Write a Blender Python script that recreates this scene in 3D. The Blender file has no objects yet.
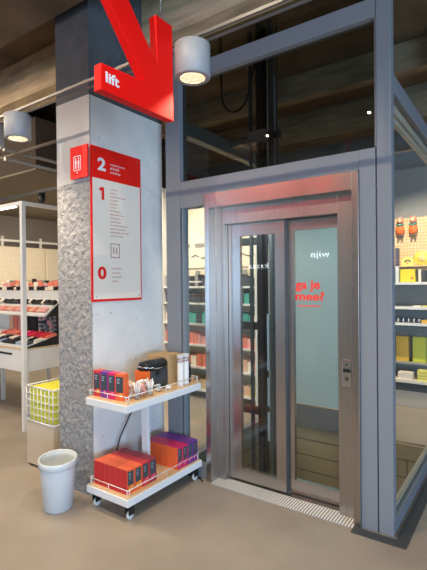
import bpy, bmesh, math, random
from mathutils import Vector, Matrix
random.seed(7)
sc = bpy.context.scene
COL = sc.collection

# ---------------------------------------------------------------- camera
cam_d = bpy.data.cameras.new('camera'); cam = bpy.data.objects.new('camera', cam_d); COL.objects.link(cam)
yaw, pitch, roll, fpx = 0.6158, -0.0058, -0.0091, 443.5
fw = Vector((-math.sin(yaw)*math.cos(pitch), math.cos(yaw)*math.cos(pitch), math.sin(pitch)))
rt = Vector((math.cos(yaw), math.sin(yaw), 0)); up = rt.cross(fw)
r2 = rt*math.cos(roll)+up*math.sin(roll); u2 = -rt*math.sin(roll)+up*math.cos(roll)
m3 = Matrix((r2, u2, -fw)).transposed()
cam.matrix_world = Matrix.Translation((2.0465, -2.7762, 1.55)) @ m3.to_4x4()
cam_d.sensor_fit = 'VERTICAL'; cam_d.sensor_height = 36; cam_d.lens = fpx*36/570
cam_d.clip_start = .05
sc.camera = cam

# ---------------------------------------------------------------- light, exposure
w = bpy.data.worlds.new('world'); sc.world = w; w.use_nodes = True
w.node_tree.nodes['Background'].inputs[0].default_value = (.90, .84, .76, 1)
w.node_tree.nodes['Background'].inputs[1].default_value = .20
sc.view_settings.view_transform = 'Standard'; sc.view_settings.look = 'None'
sc.view_settings.gamma = 1; sc.view_settings.use_curve_mapping = False
sc.view_settings.exposure = 0.0
sc.cycles.use_denoising = True
sc.cycles.max_bounces = 8; sc.cycles.transparent_max_bounces = 16
sc.cycles.sample_clamp_indirect = 4

def area(name, loc, target, sx, sy, power, color):
    d = bpy.data.lights.new(name, 'AREA'); d.shape = 'RECTANGLE'; d.size = sx; d.size_y = sy
    d.energy = power; d.color = color
    o = bpy.data.objects.new(name, d); COL.objects.link(o); o.location = loc
    o.rotation_euler = (Vector(target)-Vector(loc)).to_track_quat('-Z', 'Y').to_euler()
    return o
area('daylight_side', (7.5, -4.6, 1.3), (-.5, -.4, .5), 5, 2.2, 520, (.40, .66, 1))
area('daylight_front', (4.5, -9.5, 2.0), (0, 0, 1.0), 5, 2.4, 170, (.86, .92, 1))
area('shop_light_left', (-3.6, -1.3, 3.45), (-3.4, .2, .8), 2.6, 1.2, 120, (1, .84, .62))
area('shop_light_far', (-4.4, 2.0, 2.84), (-5.4, 2.6, 0.4), 1.6, 3.0, 120, (1, .84, .62))
area('daylight_window', (-7.0, -9.0, 1.8), (0, 0, 1.4), 1.4, 3.0, 110, (.45, .70, 1))
def lamp(name, loc, target, power, size=1.6):
    d = bpy.data.lights.new(name, 'SPOT'); d.energy = power; d.color = (1, .86, .66); d.spot_size = size; d.spot_blend = .7; d.shadow_soft_size = .012
    o = bpy.data.objects.new(name, d); COL.objects.link(o); o.location = loc
    o.rotation_euler = (Vector(target)-Vector(loc)).to_track_quat('-Z', 'Y').to_euler(); return o
for lx in (-2.0, -.7, .6, 1.9): lamp('ceiling_spot', (lx, -2.2, 3.45), (lx*.6, -.9, .4), 75, 1.9)
lamp('banner_fill', (-1.3, -2.4, 3.45), (-1.3, -3.3, 2.95), 120, 2.4)  # fill added to brighten the out-of-view red banner
lamp('gift_fill', (1.0, 1.95, 3.45), (1.0, 3.2, .9), 440, 1.3)  # unseen fill added to brighten the gift shelving
lamp('shelf_fill', (-1.9, .9, 3.4), (-1.5, 2.1, .9), 260)  # two fills added to brighten the shelves behind the lift window
lamp('shelf_fill', (-.9, .9, 3.4), (-1.2, 2.1, 1.2), 180)
area('shaft_fill', (.4, .55, 2.15), (.3, 1.7, .4), 1.0, .2, 17, (.85, .97, 1))  # fill added for the shaft wall, hidden behind the door header

# ---------------------------------------------------------------- materials
MATS = {}
def nodes(name):
    m = bpy.data.materials.new(name); m.use_nodes = True; MATS[name] = m
    return m, m.node_tree, m.node_tree.nodes['Principled BSDF']
def mat(name, col, rough=.5, metal=0, emit=None, es=0, spec=None, noise=0, nscale=20, bump=0, bscale=60, aniso=0, stretch=None):
    m, t, b = nodes(name)
    b.inputs['Base Color'].default_value = (*col, 1); b.inputs['Roughness'].default_value = rough
    b.inputs['Metallic'].default_value = metal
    if spec is not None: b.inputs['Specular IOR Level'].default_value = spec
    if emit: b.inputs['Emission Color'].default_value = (*emit, 1); b.inputs['Emission Strength'].default_value = es
    tc = t.nodes.new('ShaderNodeTexCoord'); mp = t.nodes.new('ShaderNodeMapping'); t.links.new(tc.outputs['Object'], mp.inputs[0])
    if stretch: mp.inputs['Scale'].default_value = stretch
    if noise:
        n = t.nodes.new('ShaderNodeTexNoise'); n.inputs['Scale'].default_value = nscale; n.inputs['Detail'].default_value = 6
        t.links.new(mp.outputs[0], n.inputs['Vector'])
        r = t.nodes.new('ShaderNodeValToRGB'); r.color_ramp.elements[0].position = .3; r.color_ramp.elements[1].position = .7
        r.color_ramp.elements[0].color = (*[c*(1-noise) for c in col], 1); r.color_ramp.elements[1].color = (*[min(1, c*(1+noise)) for c in col], 1)
        t.links.new(n.outputs['Fac'], r.inputs[0]); t.links.new(r.outputs[0], b.inputs['Base Color'])
    if bump:
        n2 = t.nodes.new('ShaderNodeTexNoise'); n2.inputs['Scale'].default_value = bscale; n2.inputs['Detail'].default_value = 8
        t.links.new(mp.outputs[0], n2.inputs['Vector'])
        bp = t.nodes.new('ShaderNodeBump'); bp.inputs['Strength'].default_value = bump; bp.inputs['Distance'].default_value = .02
        t.links.new(n2.outputs['Fac'], bp.inputs['Height']); t.links.new(bp.outputs[0], b.inputs['Normal'])
    if aniso: b.inputs['Anisotropic'].default_value = aniso
    return m
mat('floor', (.315, .270, .225), .42, noise=.14, nscale=2.2, bump=.05, bscale=8)
mat('ceiling', (.12, .08, .045), .9, noise=.3, nscale=3)
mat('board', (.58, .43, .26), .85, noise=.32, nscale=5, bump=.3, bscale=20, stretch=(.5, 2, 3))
mat('board_dim', (.22, .165, .10), .9, noise=.35, nscale=5, stretch=(.5, 2, 3))  # copy of board with the dimness of the far beams put in
mat('plaster', (.46, .44, .43), .7, noise=.08, nscale=6, bump=.25, bscale=25)
mat('wall', (.20, .175, .15), .8, noise=.05, nscale=3)
mat('bulk', (.20, .165, .12), .9, noise=.1, nscale=2)
mat('bulk_shade', (.055, .04, .028), .9)
mat('rail', (.24, .22, .20), .4, metal=.5)
mat('paint_dark', (.085, .087, .09), .8, noise=.18, nscale=9, bump=.3, bscale=30)
mat('steel_paint', (.215, .225, .245), .38, spec=.5)
mat('steel_dark', (.05, .055, .06), .45)
mat('black', (.012, .012, .014), .4)
mat('rubber', (.02, .02, .02), .7)
mat('stainless', (.47, .44, .42), .27, metal=1, noise=.05, nscale=60, stretch=(1, 1, .02))
mat('stainless_jamb', (.47, .45, .43), .30, metal=1, noise=.06, nscale=60, stretch=(1, 1, .02))
mat('red', (.80, .004, .002), .6, spec=.2)
mat('redsign', (.80, .010, .004), .5, spec=.3)
mat('signwhite', (.84, .73, .60), .5)
mat('white', (.72, .73, .74), .45)
mat('white_metal', (.70, .69, .67), .35)
mat('cream', (.74, .66, .52), .6, noise=.05)
mat('wood', (.66, .47, .27), .5, noise=.14, nscale=14, stretch=(6, 1, 1))
mat('carton', (.50, .33, .16), .7, noise=.1, nscale=12)
mat('lampbody', (.30, .31, .325), .5)
mat('lampglow', (1, .9, .75), .5, emit=(1, .80, .52), es=1.5)
mat('ledglow', (1, 1, 1), .5, emit=(1, .97, .9), es=4)
mat('binmat', (.62, .66, .68), .45)
mat('orange', (.72, .13, .015), .5)
mat('boxorange', (.80, .13, .035), .45)
mat('boxred', (.58, .025, .03), .45)
mat('boxwine', (.30, .022, .035), .45)
mat('boxmagenta', (.62, .012, .13), .45)
mat('boxpurple', (.15, .03, .27), .45)
mat('boxside', (.50, .015, .018), .45)
mat('label', (.045, .055, .065), .5)
mat('fruity', (.85, .38, .05), .5)
mat('fruitp', (.80, .12, .22), .5)
mat('lettering', (.75, .75, .75), .5)
mat('papercup', (.78, .76, .73), .6)
mat('print', (.32, .10, .05), .6)
mat('pink', (.75, .35, .33), .5)
mat('chrome', (.8, .8, .8), .15, metal=1)
mat('yellow', (.80, .66, .04), .5)
mat('yellow2', (.80, .72, .16), .5)
mat('amber', (.82, .48, .06), .5)
mat('lime', (.70, .68, .06), .5)
mat('navy', (.02, .05, .13), .5)
mat('teal', (.05, .32, .28), .5)
mat('coral', (.72, .20, .13), .5)
mat('print_soft', (.62, .27, .22), .6)
mat('skin', (.72, .42, .28), .6)
mat('crateside', (.56, .46, .35), .5)
mat('shopfront', (.62, .56, .47), .6)
mat('concrete_block', (.34, .28, .19), .85, noise=.2, nscale=5, bump=.2)
mat('liftpanel', (.30, .37, .355), .6)
mat('liftgrey', (.10, .105, .11), .5)
mat('shadegrey', (.26, .26, .25), .8)
mat('signglow', (1, 1, 1), .5, emit=(.85, .93, 1), es=9)
mat('doorred', (.82, .03, .015), .5, emit=(.9, .03, .01), es=.15)
mat('flatblue', (.35, .45, .55), .4)
mat('denim', (.03, .05, .12), .7)

# rough concrete of the column
m, t, b = nodes('concrete_rough')
tc = t.nodes.new('ShaderNodeTexCoord')
n1 = t.nodes.new('ShaderNodeTexNoise'); n1.inputs['Scale'].default_value = 26; n1.inputs['Detail'].default_value = 10; n1.inputs['Roughness'].default_value = .62; n1.inputs['Distortion'].default_value = .5
n2 = t.nodes.new('ShaderNodeTexNoise'); n2.inputs['Scale'].default_value = 4
r = t.nodes.new('ShaderNodeValToRGB'); r.color_ramp.elements[0].position = .33; r.color_ramp.elements[1].position = .62
r.color_ramp.elements[0].color = (.27, .27, .285, 1); r.color_ramp.elements[1].color = (.47, .465, .46, 1)
t.links.new(tc.outputs['Object'], n1.inputs['Vector']); t.links.new(tc.outputs['Object'], n2.inputs['Vector'])
t.links.new(n1.outputs['Fac'], r.inputs[0]); t.links.new(r.outputs[0], b.inputs['Base Color'])
bp = t.nodes.new('ShaderNodeBump'); bp.inputs['Strength'].default_value = 1; bp.inputs['Distance'].default_value = .07
t.links.new(n1.outputs['Fac'], bp.inputs['Height']); t.links.new(bp.outputs[0], b.inputs['Normal']); b.inputs['Roughness'].default_value = .75
# painted concrete with small pits
m, t, b = nodes('concrete_paint')
tc = t.nodes.new('ShaderNodeTexCoord'); v = t.nodes.new('ShaderNodeTexNoise'); v.inputs['Scale'].default_value = 26; v.inputs['Detail'].default_value = 2
n1 = t.nodes.new('ShaderNodeTexNoise'); n1.inputs['Scale'].default_value = 3; n1.inputs['Detail'].default_value = 6
r = t.nodes.new('ShaderNodeValToRGB'); r.color_ramp.elements[0].position = .24; r.color_ramp.elements[1].position = .29
r.color_ramp.elements[0].color = (.16, .16, .16, 1); r.color_ramp.elements[1].color = (1, 1, 1, 1)
r2_ = t.nodes.new('ShaderNodeValToRGB'); r2_.color_ramp.elements[0].position = .35; r2_.color_ramp.elements[1].position = .65
r2_.color_ramp.elements[0].color = (.68, .66, .62, 1); r2_.color_ramp.elements[1].color = (.80, .77, .71, 1)
mx = t.nodes.new('ShaderNodeMix'); mx.data_type = 'RGBA'; mx.blend_type = 'MULTIPLY'; mx.inputs[0].default_value = 1
t.links.new(tc.outputs['Object'], v.inputs['Vector']); t.links.new(tc.outputs['Object'], n1.inputs['Vector'])
t.links.new(v.outputs['Fac'], r.inputs[0]); t.links.new(n1.outputs['Fac'], r2_.inputs[0])
t.links.new(r2_.outputs[0], mx.inputs[6]); t.links.new(r.outputs[0], mx.inputs[7]); t.links.new(mx.outputs[2], b.inputs['Base Color'])
bp = t.nodes.new('ShaderNodeBump'); bp.inputs['Strength'].default_value = .35; bp.inputs['Distance'].default_value = .01
t.links.new(n1.outputs['Fac'], bp.inputs['Height']); t.links.new(bp.outputs[0], b.inputs['Normal']); b.inputs['Roughness'].default_value = .6

def glass(name, tint, extra=0.0, graze=.95):
    m = bpy.data.materials.new(name); m.use_nodes = True; MATS[name] = m; t = m.node_tree
    t.nodes.remove(t.nodes['Principled BSDF'])
    tr = t.nodes.new('ShaderNodeBsdfTransparent'); tr.inputs[0].default_value = (*tint, 1)
    gl = t.nodes.new('ShaderNodeBsdfGlossy'); gl.inputs['Roughness'].default_value = 0.0
    lw = t.nodes.new('ShaderNodeLayerWeight'); lw.inputs['Blend'].default_value = .5
    fr = t.nodes.new('ShaderNodeMath'); fr.operation = 'POWER'; fr.inputs[1].default_value = 5; t.links.new(lw.outputs['Facing'], fr.inputs[0])
    ad = t.nodes.new('ShaderNodeMath'); ad.operation = 'MULTIPLY_ADD'; ad.inputs[1].default_value = graze; ad.inputs[2].default_value = extra; ad.use_clamp = True
    mx = t.nodes.new('ShaderNodeMixShader')
    t.links.new(fr.outputs[0], ad.inputs[0]); t.links.new(ad.outputs[0], mx.inputs[0])
    t.links.new(tr.outputs[0], mx.inputs[1]); t.links.new(gl.outputs[0], mx.inputs[2])
    t.links.new(mx.outputs[0], t.nodes['Material Output'].inputs[0])
glass('glass', (.93, .96, .95), .05)
glass('glass_side', (.95, .97, .96), .02, .25)
glass('glass_smoke', (.62, .62, .58), .03)
glass('glass_clear', (.97, .97, .97), .03)

def brick_mat(name, c1, c2, mortar, scale, msize=.02, bw=.5, rh=.25, rough=.6, axis='xz', offset=.5):
    m, t, b = nodes(name)
    tc = t.nodes.new('ShaderNodeTexCoord'); sp = t.nodes.new('ShaderNodeSeparateXYZ'); cb = t.nodes.new('ShaderNodeCombineXYZ')
    t.links.new(tc.outputs['Object'], sp.inputs[0])
    t.links.new(sp.outputs['XYZ'.index(axis[0].upper())], cb.inputs[0]); t.links.new(sp.outputs['XYZ'.index(axis[1].upper())], cb.inputs[1])
    br = t.nodes.new('ShaderNodeTexBrick'); br.inputs['Scale'].default_value = scale; br.inputs['Mortar Size'].default_value = msize
    br.inputs['Brick Width'].default_value = bw; br.inputs['Row Height'].default_value = rh; br.offset = offset
    br.inputs['Color1'].default_value = (*c1, 1); br.inputs['Color2'].default_value = (*c2, 1); br.inputs['Mortar'].default_value = (*mortar, 1)
    t.links.new(cb.outputs[0], br.inputs['Vector']); t.links.new(br.outputs['Color'], b.inputs['Base Color']); b.inputs['Roughness'].default_value = rough
brick_mat('pegboard', (.72, .50, .30), (.74, .53, .33), (.45, .28, .15), 1, .004, .04, .04, offset=0)
brick_mat('grille', (.22, .21, .20), (.24, .23, .22), (.80, .79, .78), 1, .0055, .5, .020, rough=.35, axis='yx', offset=0)
brick_mat('pitwall', (.34, .27, .16), (.31, .25, .15), (.10, .08, .05), 1, .006, 1.2, .17)

# ---------------------------------------------------------------- builders
LOC = {}
def tag(o, label=None, cat=None, group=None, kind=None):
    if label: o['label'] = label
    if cat: o['category'] = cat
    if group: o['group'] = group
    if kind: o['kind'] = kind
    return o
def thing(name, label, cat, loc=(0, 0, 0), group=None, kind=None):
    o = bpy.data.objects.new(name, None); COL.objects.link(o); o.location = loc; o.empty_display_size = .05
    LOC[o.name] = Vector(loc)
    return tag(o, label, cat, group, kind)
class MB:
    def __init__(s): s.bm = bmesh.new(); s.mi = 0
    def box(s, x0, x1, y0, y1, z0, z1, mi=None, bev=0):
        mi = s.mi if mi is None else mi
        vs = [s.bm.verts.new((x, y, z)) for x in (x0, x1) for y in (y0, y1) for z in (z0, z1)]
        fs = [(0,1,3,2),(4,6,7,5),(0,4,5,1),(2,3,7,6),(0,2,6,4),(1,5,7,3)]
        F = [s.bm.faces.new([vs[i] for i in f]) for f in fs]
        for f in F: f.material_index = mi
        if bev:
            es = list({e for f in F for e in f.edges})
            r = bmesh.ops.bevel(s.bm, geom=es, offset=bev, segments=2, affect='EDGES', profile=.5)
            for f in r['faces']: f.material_index = mi
        return s
    def prism(s, pts, axis, a, b, mi=0, smooth=False):
        # pts 2D in the other two axes (cyclic order x,y,z minus axis)
        def P(p, v):
            if axis == 'x': return (v, p[0], p[1])
            if axis == 'y': return (p[0], v, p[1])
            return (p[0], p[1], v)
        A = [s.bm.verts.new(P(p, a)) for p in pts]; B = [s.bm.verts.new(P(p, b)) for p in pts]
        fs = [s.bm.faces.new(A), s.bm.faces.new(B[::-1])]
        n = len(pts)
        for i in range(n):
            f = s.bm.faces.new([A[i], B[i], B[(i+1) % n], A[(i+1) % n]]); f.smooth = smooth; fs.append(f)
        for f in fs: f.material_index = mi
        return s
    def lathe(s, prof, c=(0, 0, 0), seg=32, mi=0, sx=1, sy=1, rot=0, axis='z', cap=True):
        rings = []
        for (r, z) in prof:
            ring = []
            for k in range(seg):
                a = 2*math.pi*k/seg; x, y = r*sx*math.cos(a), r*sy*math.sin(a)
                x, y = x*math.cos(rot)-y*math.sin(rot), x*math.sin(rot)+y*math.cos(rot)
                p = (x, y, z) if axis == 'z' else ((z, x, y) if axis == 'x' else (x, z, y))
                ring.append(s.bm.verts.new((c[0]+p[0], c[1]+p[1], c[2]+p[2])))
            rings.append(ring)
        for i in range(len(rings)-1):
            for k in range(seg):
                f = s.bm.faces.new([rings[i][k], rings[i][(k+1) % seg], rings[i+1][(k+1) % seg], rings[i+1][k]]); f.material_index = mi; f.smooth = True
        for ring, z in ((rings[0], 0), (rings[-1], 1)):
            if cap and prof[0 if z == 0 else -1][0] > 1e-4:
                f = s.bm.faces.new(ring if z else ring[::-1]); f.material_index = mi
        return s
    def tube(s, pts, r, seg=8, mi=0):
        pts = [Vector(p) for p in pts]; rings = []
        for i, p in enumerate(pts):
            d = (pts[min(i+1, len(pts)-1)]-pts[max(i-1, 0)]).normalized()
            a = d.orthogonal().normalized() if i == 0 else (rings_a - d*rings_a.dot(d)).normalized()
            rings_a = a; b_ = d.cross(a)
            rings.append([s.bm.verts.new(p+a*r*math.cos(2*math.pi*k/seg)+b_*r*math.sin(2*math.pi*k/seg)) for k in range(seg)])
        for i in range(len(rings)-1):
            for k in range(seg):
                f = s.bm.faces.new([rings[i][k], rings[i][(k+1) % seg], rings[i+1][(k+1) % seg], rings[i+1][k]]); f.material_index = mi; f.smooth = True
        for ring in (rings[0][::-1], rings[-1]): f = s.bm.faces.new(ring); f.material_index = mi
        return s
    def ball(s, c, rx, ry=None, rz=None, mi=0, seg=16):
        ry = ry or rx; rz = rz or rx
        r = bmesh.ops.create_uvsphere(s.bm, u_segments=seg, v_segments=seg//2+2, radius=1)
        for v in r['verts']: v.co = Vector((c[0]+v.co.x*rx, c[1]+v.co.y*ry, c[2]+v.co.z*rz))
        for f in {f for v in r['verts'] for f in v.link_faces}: f.material_index = mi; f.smooth = True
        return s
    def build(s, name, mats, parent=None, bevel=0, label=None):
        if isinstance(mats, str): mats = [mats]
        bmesh.ops.recalc_face_normals(s.bm, faces=s.bm.faces)
        off = Vector((0, 0, 0)); p = parent
        while p is not None: off += LOC.get(p.name, Vector((0, 0, 0))); p = p.parent
        if parent is None:
            vs = [v.co for v in s.bm.verts]
            off = Vector(((min(v.x for v in vs)+max(v.x for v in vs))/2, (min(v.y for v in vs)+max(v.y for v in vs))/2, min(v.z for v in vs)))
        for v in s.bm.verts: v.co -= off
        me = bpy.data.meshes.new(name); s.bm.to_mesh(me); s.bm.free()
        for k in mats: me.materials.append(MATS[k])
        o = bpy.data.objects.new(name, me); COL.objects.link(o)
        if parent is None: o.location = off; LOC[o.name] = off
        else: o.parent = parent
        if bevel:
            bv = o.modifiers.new('bevel', 'BEVEL'); bv.width = bevel; bv.segments = 2; bv.limit_method = 'ANGLE'
        if label: o['label'] = label
        return o
def box(name, m, parent, x0, x1, y0, y1, z0, z1, bevel=0, label=None):
    return MB().box(x0, x1, y0, y1, z0, z1).build(name, m, parent, bevel, label)
def copy_tree(o, loc=None, parent=None, rz=None):
    c = o.copy(); COL.objects.link(c)
    if parent is not None: c.parent = parent
    if loc is not None: c.location = loc; LOC[c.name] = Vector(loc)
    if rz is not None: c.rotation_euler = (0, 0, rz)
    for ch in list(o.children): copy_tree(ch, parent=c)
    return c
def text(name, s, m, parent, origin, size, facing='x', depth=.002, bold=.0, width=None, mirror=False, spacing=1, label=None):
    cu = bpy.data.curves.new('t', 'FONT'); cu.body = s; cu.size = size; cu.extrude = depth/2; cu.offset = bold; cu.resolution_u = 3; cu.space_character = spacing
    o = bpy.data.objects.new('t', cu); COL.objects.link(o)
    bpy.context.view_layer.update()
    me = bpy.data.meshes.new_from_object(o.evaluated_get(bpy.context.evaluated_depsgraph_get()))
    bpy.data.objects.remove(o); bpy.data.curves.remove(cu)
    xs = [v.co.x for v in me.vertices]; x0 = min(xs); k = 1 if not width else width/(max(xs)-x0)
    off = Vector((0, 0, 0)); p = parent
    while p is not None: off += LOC.get(p.name, Vector((0, 0, 0))); p = p.parent
    for v in me.vertices:
        x, y, z = (v.co.x-x0)*k, v.co.y, v.co.z
        if facing == 'x': q = Vector((z, x, y))
        elif facing == '-y': q = Vector((x, -z, y))
        elif facing == '+y': q = Vector((-x, z, y))
        v.co = q+Vector(origin)-off
    me.materials.clear(); me.materials.append(MATS[m]); me.name = name
    ob = bpy.data.objects.new(name, me); COL.objects.link(ob); ob.parent = parent
    if label: ob['label'] = label
    return ob

# ================================================================ SETTING
SX0, SX1, SY0, SY1 = -.39, 1.395, .02, 1.84     # lift shaft footprint
fl = MB()
fl.box(-12, SX0+.09, -9, 9, -.15, 0).box(SX1-.09, 9, -9, 9, -.15, 0)
fl.box(SX0+.09, SX1-.09, -9, .12, -.15, 0).box(SX0+.09, SX1-.09, SY1-.08, 9, -.15, 0)
tag(fl.build('floor', 'floor'), kind='structure')
tag(box('ceiling', 'ceiling', None, -12, 9, -4, 9, 3.9, 4.05), kind='structure')
tn = 1
def trim(m, *a, bevel=0):
    global tn
    o = box('trim_%d' % tn, m, None, *a, bevel=bevel); tn += 1
    return tag(o, kind='structure')
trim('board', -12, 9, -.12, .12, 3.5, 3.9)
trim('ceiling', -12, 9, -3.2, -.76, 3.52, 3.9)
trim('board_dim', -12, 9, 3.0, 3.35, 3.5, 3.9)
trim('board_dim', -12, 9, 1.9, 2.02, 3.62, 3.9)
# dropped bulkhead over the left shop; shaded sides and lit underside painted in
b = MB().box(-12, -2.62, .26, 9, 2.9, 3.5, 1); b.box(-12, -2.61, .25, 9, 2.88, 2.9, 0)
o = b.build('trim_%d' % tn, ['bulk', 'bulk_shade']); tn += 1; tag(o, kind='structure')
tag(box('wall_left', 'wall', None, -6.35, -6.2, -4, 9, 0, 2.9), kind='structure')
tag(box('wall_back', 'shadegrey', None, -6.2, 9, 4.6, 4.75, 0, 3.9), kind='structure')
trim('steel_dark', 1.15, 1.47, -.07, -.0, 0, .006)
trim('steel_dark', 1.40, 1.47, -.0, 3.0, 0, .006)

# ================================================================ COLUMN
cx0, cx1, cy0, cy1 = -.918, -.533, -.667, .11
col = thing('concrete_column', 'tall square concrete column with painted white side carrying the red and white floor sign', 'column', ((cx0+cx1)/2, (cy0+cy1)/2, 0))
def grid_face(bm, f, n1, n2, mi, amp=0):
    vs = [[bm.verts.new(f(i/n1, j/n2, random.uniform(-amp, amp) if (0 < i < n1) else 0)) for j in range(n2+1)] for i in range(n1+1)]
    for i in range(n1):
        for j in range(n2):
            q = bm.faces.new([vs[i][j], vs[i+1][j], vs[i+1][j+1], vs[i][j+1]]); q.material_index = mi; q.smooth = False
b = MB(); PZ = 2.92
grid_face(b.bm, lambda u, v, a: (cx0+u*(cx1-cx0), cy0-a, v*2.3), 12, 60, 0, .004)
b.box(cx0, cx1, cy0+.012, cy1, 0, PZ, 1)
for f in b.bm.faces:
    n = f.normal
b.build('shaft', ['concrete_rough', 'concrete_paint'], col)
box('painted_top', 'paint_dark', col, cx0-.001, cx1+.001, cy0-.002, cy1+.001, PZ, 3.9, label='dark grey painted top of the column')
# smooth upper front, between the chipped part and the dark top
box('smooth_band', 'plaster', col, cx0, cx1, cy0-.001, cy0+.012, 2.3, PZ)

# ================================================================ FLOOR SIGN on the column
sg = thing('floor_directory_sign', 'red and white floor directory with numbers 2, 1 and 0 on the column', 'sign', (-.526, -.416, 1.416))
b = MB().box(-.531, -.520, -.668, -.163, 1.416, 2.556, 0)
b.build('panel', 'redsign', sg, bevel=.001, label='red panel')
box('list_board', 'signwhite', sg, -.520, -.5185, -.655, -.175, 1.434, 2.322, label='off-white lower part')
fz = .002
text('numeral', '2', 'lettering', sg, (-.518, -.606, 2.388), .125, 'x', fz, .004, width=.075, label='white numeral 2')
MB().prism([(-.572, 2.170), (-.550, 2.170), (-.550, 2.262), (-.573, 2.262), (-.594, 2.252), (-.594, 2.233), (-.572, 2.240)], 'x', -.5185, -.516).build('numeral', 'redsign', sg, label='red numeral 1')
text('numeral', '0', 'redsign', sg, (-.517, -.615, 1.585), .125, 'x', fz, .004, width=.08, label='red numeral 0')
def scrawl(name, m, y0, z, wd, h):
    b = MB(); y = y0
    while y < y0+wd:
        dw = random.uniform(.4, .8)*h; k = random.random()
        b.box(-.5185, -.5172, y, y+h*.18, z, z+h*(1 if k > .6 else .65))
        if k > .25: b.box(-.5185, -.5172, y, y+dw*.8, z+h*.5, z+h*.66)
        if k < .6: b.box(-.5185, -.5172, y+dw*.6, y+dw*.8, z, z+h*.6)
        y += dw+h*.2
    return b.build(name, m, sg)
scrawl('text_line', 'lettering', -.485, 2.440, .15, .014); scrawl('text_line', 'lettering', -.485, 2.408, .09, .022); scrawl('text_line', 'lettering', -.485, 2.380, .09, .018)
wd = [.075, .06, .16, .08, .06, .06, .10, .14, .10, .11, .17, .16, .19, .12]
for i, q in enumerate(wd): scrawl('text_line', 'print_soft', -.490, 2.252-i*.0268, q, .013)
for i, q in enumerate([.10, .085, .10, .06]): scrawl('text_line', 'print_soft', -.480, 1.655-i*.031, q, .013)
b = MB(); y0, y1, z0, z1 = -.490, -.400, 1.745, 1.852
for a in ((y0, y1, z0, z0+.005), (y0, y1, z1-.005, z1), (y0, y0+.005, z0, z1), (y1-.005, y1, z0, z1), (-.463, -.456, z0+.03, z1-.03), (-.434, -.427, z0+.03, z1-.03)): b.box(-.5185, -.517, *a)
b.build('lift_pictogram', 'print', sg)
for (y, z) in ((-.63, 2.52), (-.20, 2.52), (-.63, 1.455), (-.20, 1.455)): MB().lathe([(.006, 0), (.006, .003)], (-.5185, y, z), 10, axis='x').build('screw', 'chrome', sg)
box('side_flag', 'redsign', sg, -.712, -.5185, -.700, -.688, 2.318, 2.552, label='red side flag with lift pictogram')
b = MB(); x0, x1, z0, z1 = -.672, -.590, 2.375, 2.482
for a in ((x0, x1, z0, z0+.005), (x0, x1, z1-.005, z1), (x0, x0+.005, z0, z1), (x1-.005, x1, z0, z1)): b.box(a[0], a[1], -.702, -.700, a[2], a[3])
for xx in (-.647, -.615):
    b.lathe([(.006, 0), (.006, .002)], (xx, -.702, 2.462), 10, axis='y')
    b.prism([(xx-.010, 2.425), (xx+.010, 2.425), (xx+.007, 2.452), (xx-.007, 2.452)], 'y', -.702, -.700)
    b.prism([(xx-.006, 2.388), (xx+.006, 2.388), (xx+.007, 2.425), (xx-.007, 2.425)], 'y', -.702, -.700)
b.prism([(-.640, 2.365), (-.622, 2.365), (-.631, 2.353)], 'y', -.702, -.700)
b.build('lift_pictogram', 'lettering', sg)

# ================================================================ ARROW SIGN
ar = thing('lift_arrow_sign', 'big red arrow sign reading lift, hanging in front of the column top', 'sign', (.55, -1.28, 2.37))
X1, X0 = .58, .535
b = MB()
pts = [(-1.514, 2.370), (-1.042, 2.372), (-1.046, 2.859), (-1.165, 2.857), (-1.153, 2.594), (-1.62, 3.20), (-1.72, 3.115), (-1.247, 2.504), (-1.511, 2.484)]
pts = [(-1.514, 2.370), (-1.042, 2.372), (-1.046, 2.853), (-1.168, 2.853), (-1.158, 2.606), (-1.60, 3.132), (-1.69, 3.05), (-1.247, 2.500), (-1.511, 2.484)]
b.prism(pts, 'x', X0, X1)
b.build('arrow', 'red', ar, bevel=.002)
text('lettering', 'lift', 'lettering', ar, (X1+.001, -1.487, 2.412), .062, 'x', .002, .0016, width=.076, label='white word lift')
b = MB().tube([(.557, -1.107, 2.85), (.557, -1.107, 3.52)], .0025); b.build('hanging_wire', 'chrome', ar)
b = MB().tube([(.557, -1.46, 2.95), (.557, -1.46, 3.52)], .0025); b.build('hanging_wire', 'chrome', ar)

# ================================================================ TRACK AND DOWNLIGHTS
tr = thing('lighting_rail', 'long grey double ceiling rail carrying the round downlights past the column', 'rail', (-.5, -.97, 2.77))
box('upper_rail', 'rail', tr, -3.4, 3.0, -.980, -.964, 2.796, 2.812)
box('lower_rail', 'rail', tr, -3.4, 3.0, -.940, -.930, 2.780, 2.790)
for xx in (-2.6, 1.6): MB().tube([(xx, -.97, 2.81), (xx, -.97, 3.52)], .005).build('drop_rod', 'steel_dark', tr)
def downlight(loc, label, power):
    t_ = thing('ceiling_downlight', label, 'lamp', loc, 'round grey downlights on the ceiling rail')
    r, h = .092, .175
    prof = [(r, 0), (r, h), (0.0, h)]
    b = MB().lathe([(r-.026, .003), (r-.008, 0), (r, .006), (r, h-.006), (r-.008, h), (0.0001, h)], loc, 40)
    bo = b.build('housing', 'lampbody', t_)
    b = MB().lathe([(r-.027, .003), (r-.05, .05), (.0001, .055)], loc, 32); b.build('reflector', 'lampglow', t_)
    b = MB().box(loc[0]-.02, loc[0]+.02, loc[1]-.02, loc[1]+.02, loc[2]+h, 2.792); b.build('bracket', 'steel_dark', t_)
    d = bpy.data.lights.new('downlight_beam', 'SPOT'); d.energy = power; d.color = (1, .80, .55); d.spot_size = 1.9; d.spot_blend = .8; d.shadow_soft_size = .05
    o = bpy.data.objects.new('downlight_beam', d); COL.objects.link(o); o.parent = t_; o.location = (0, 0, -.01)
    return t_
downlight((.645, -.965, 2.598), 'grey round downlight hanging right of the red arrow', 85)
downlight((-.955, -.965, 2.598), 'grey round downlight at left beside the column top', 60)
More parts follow.
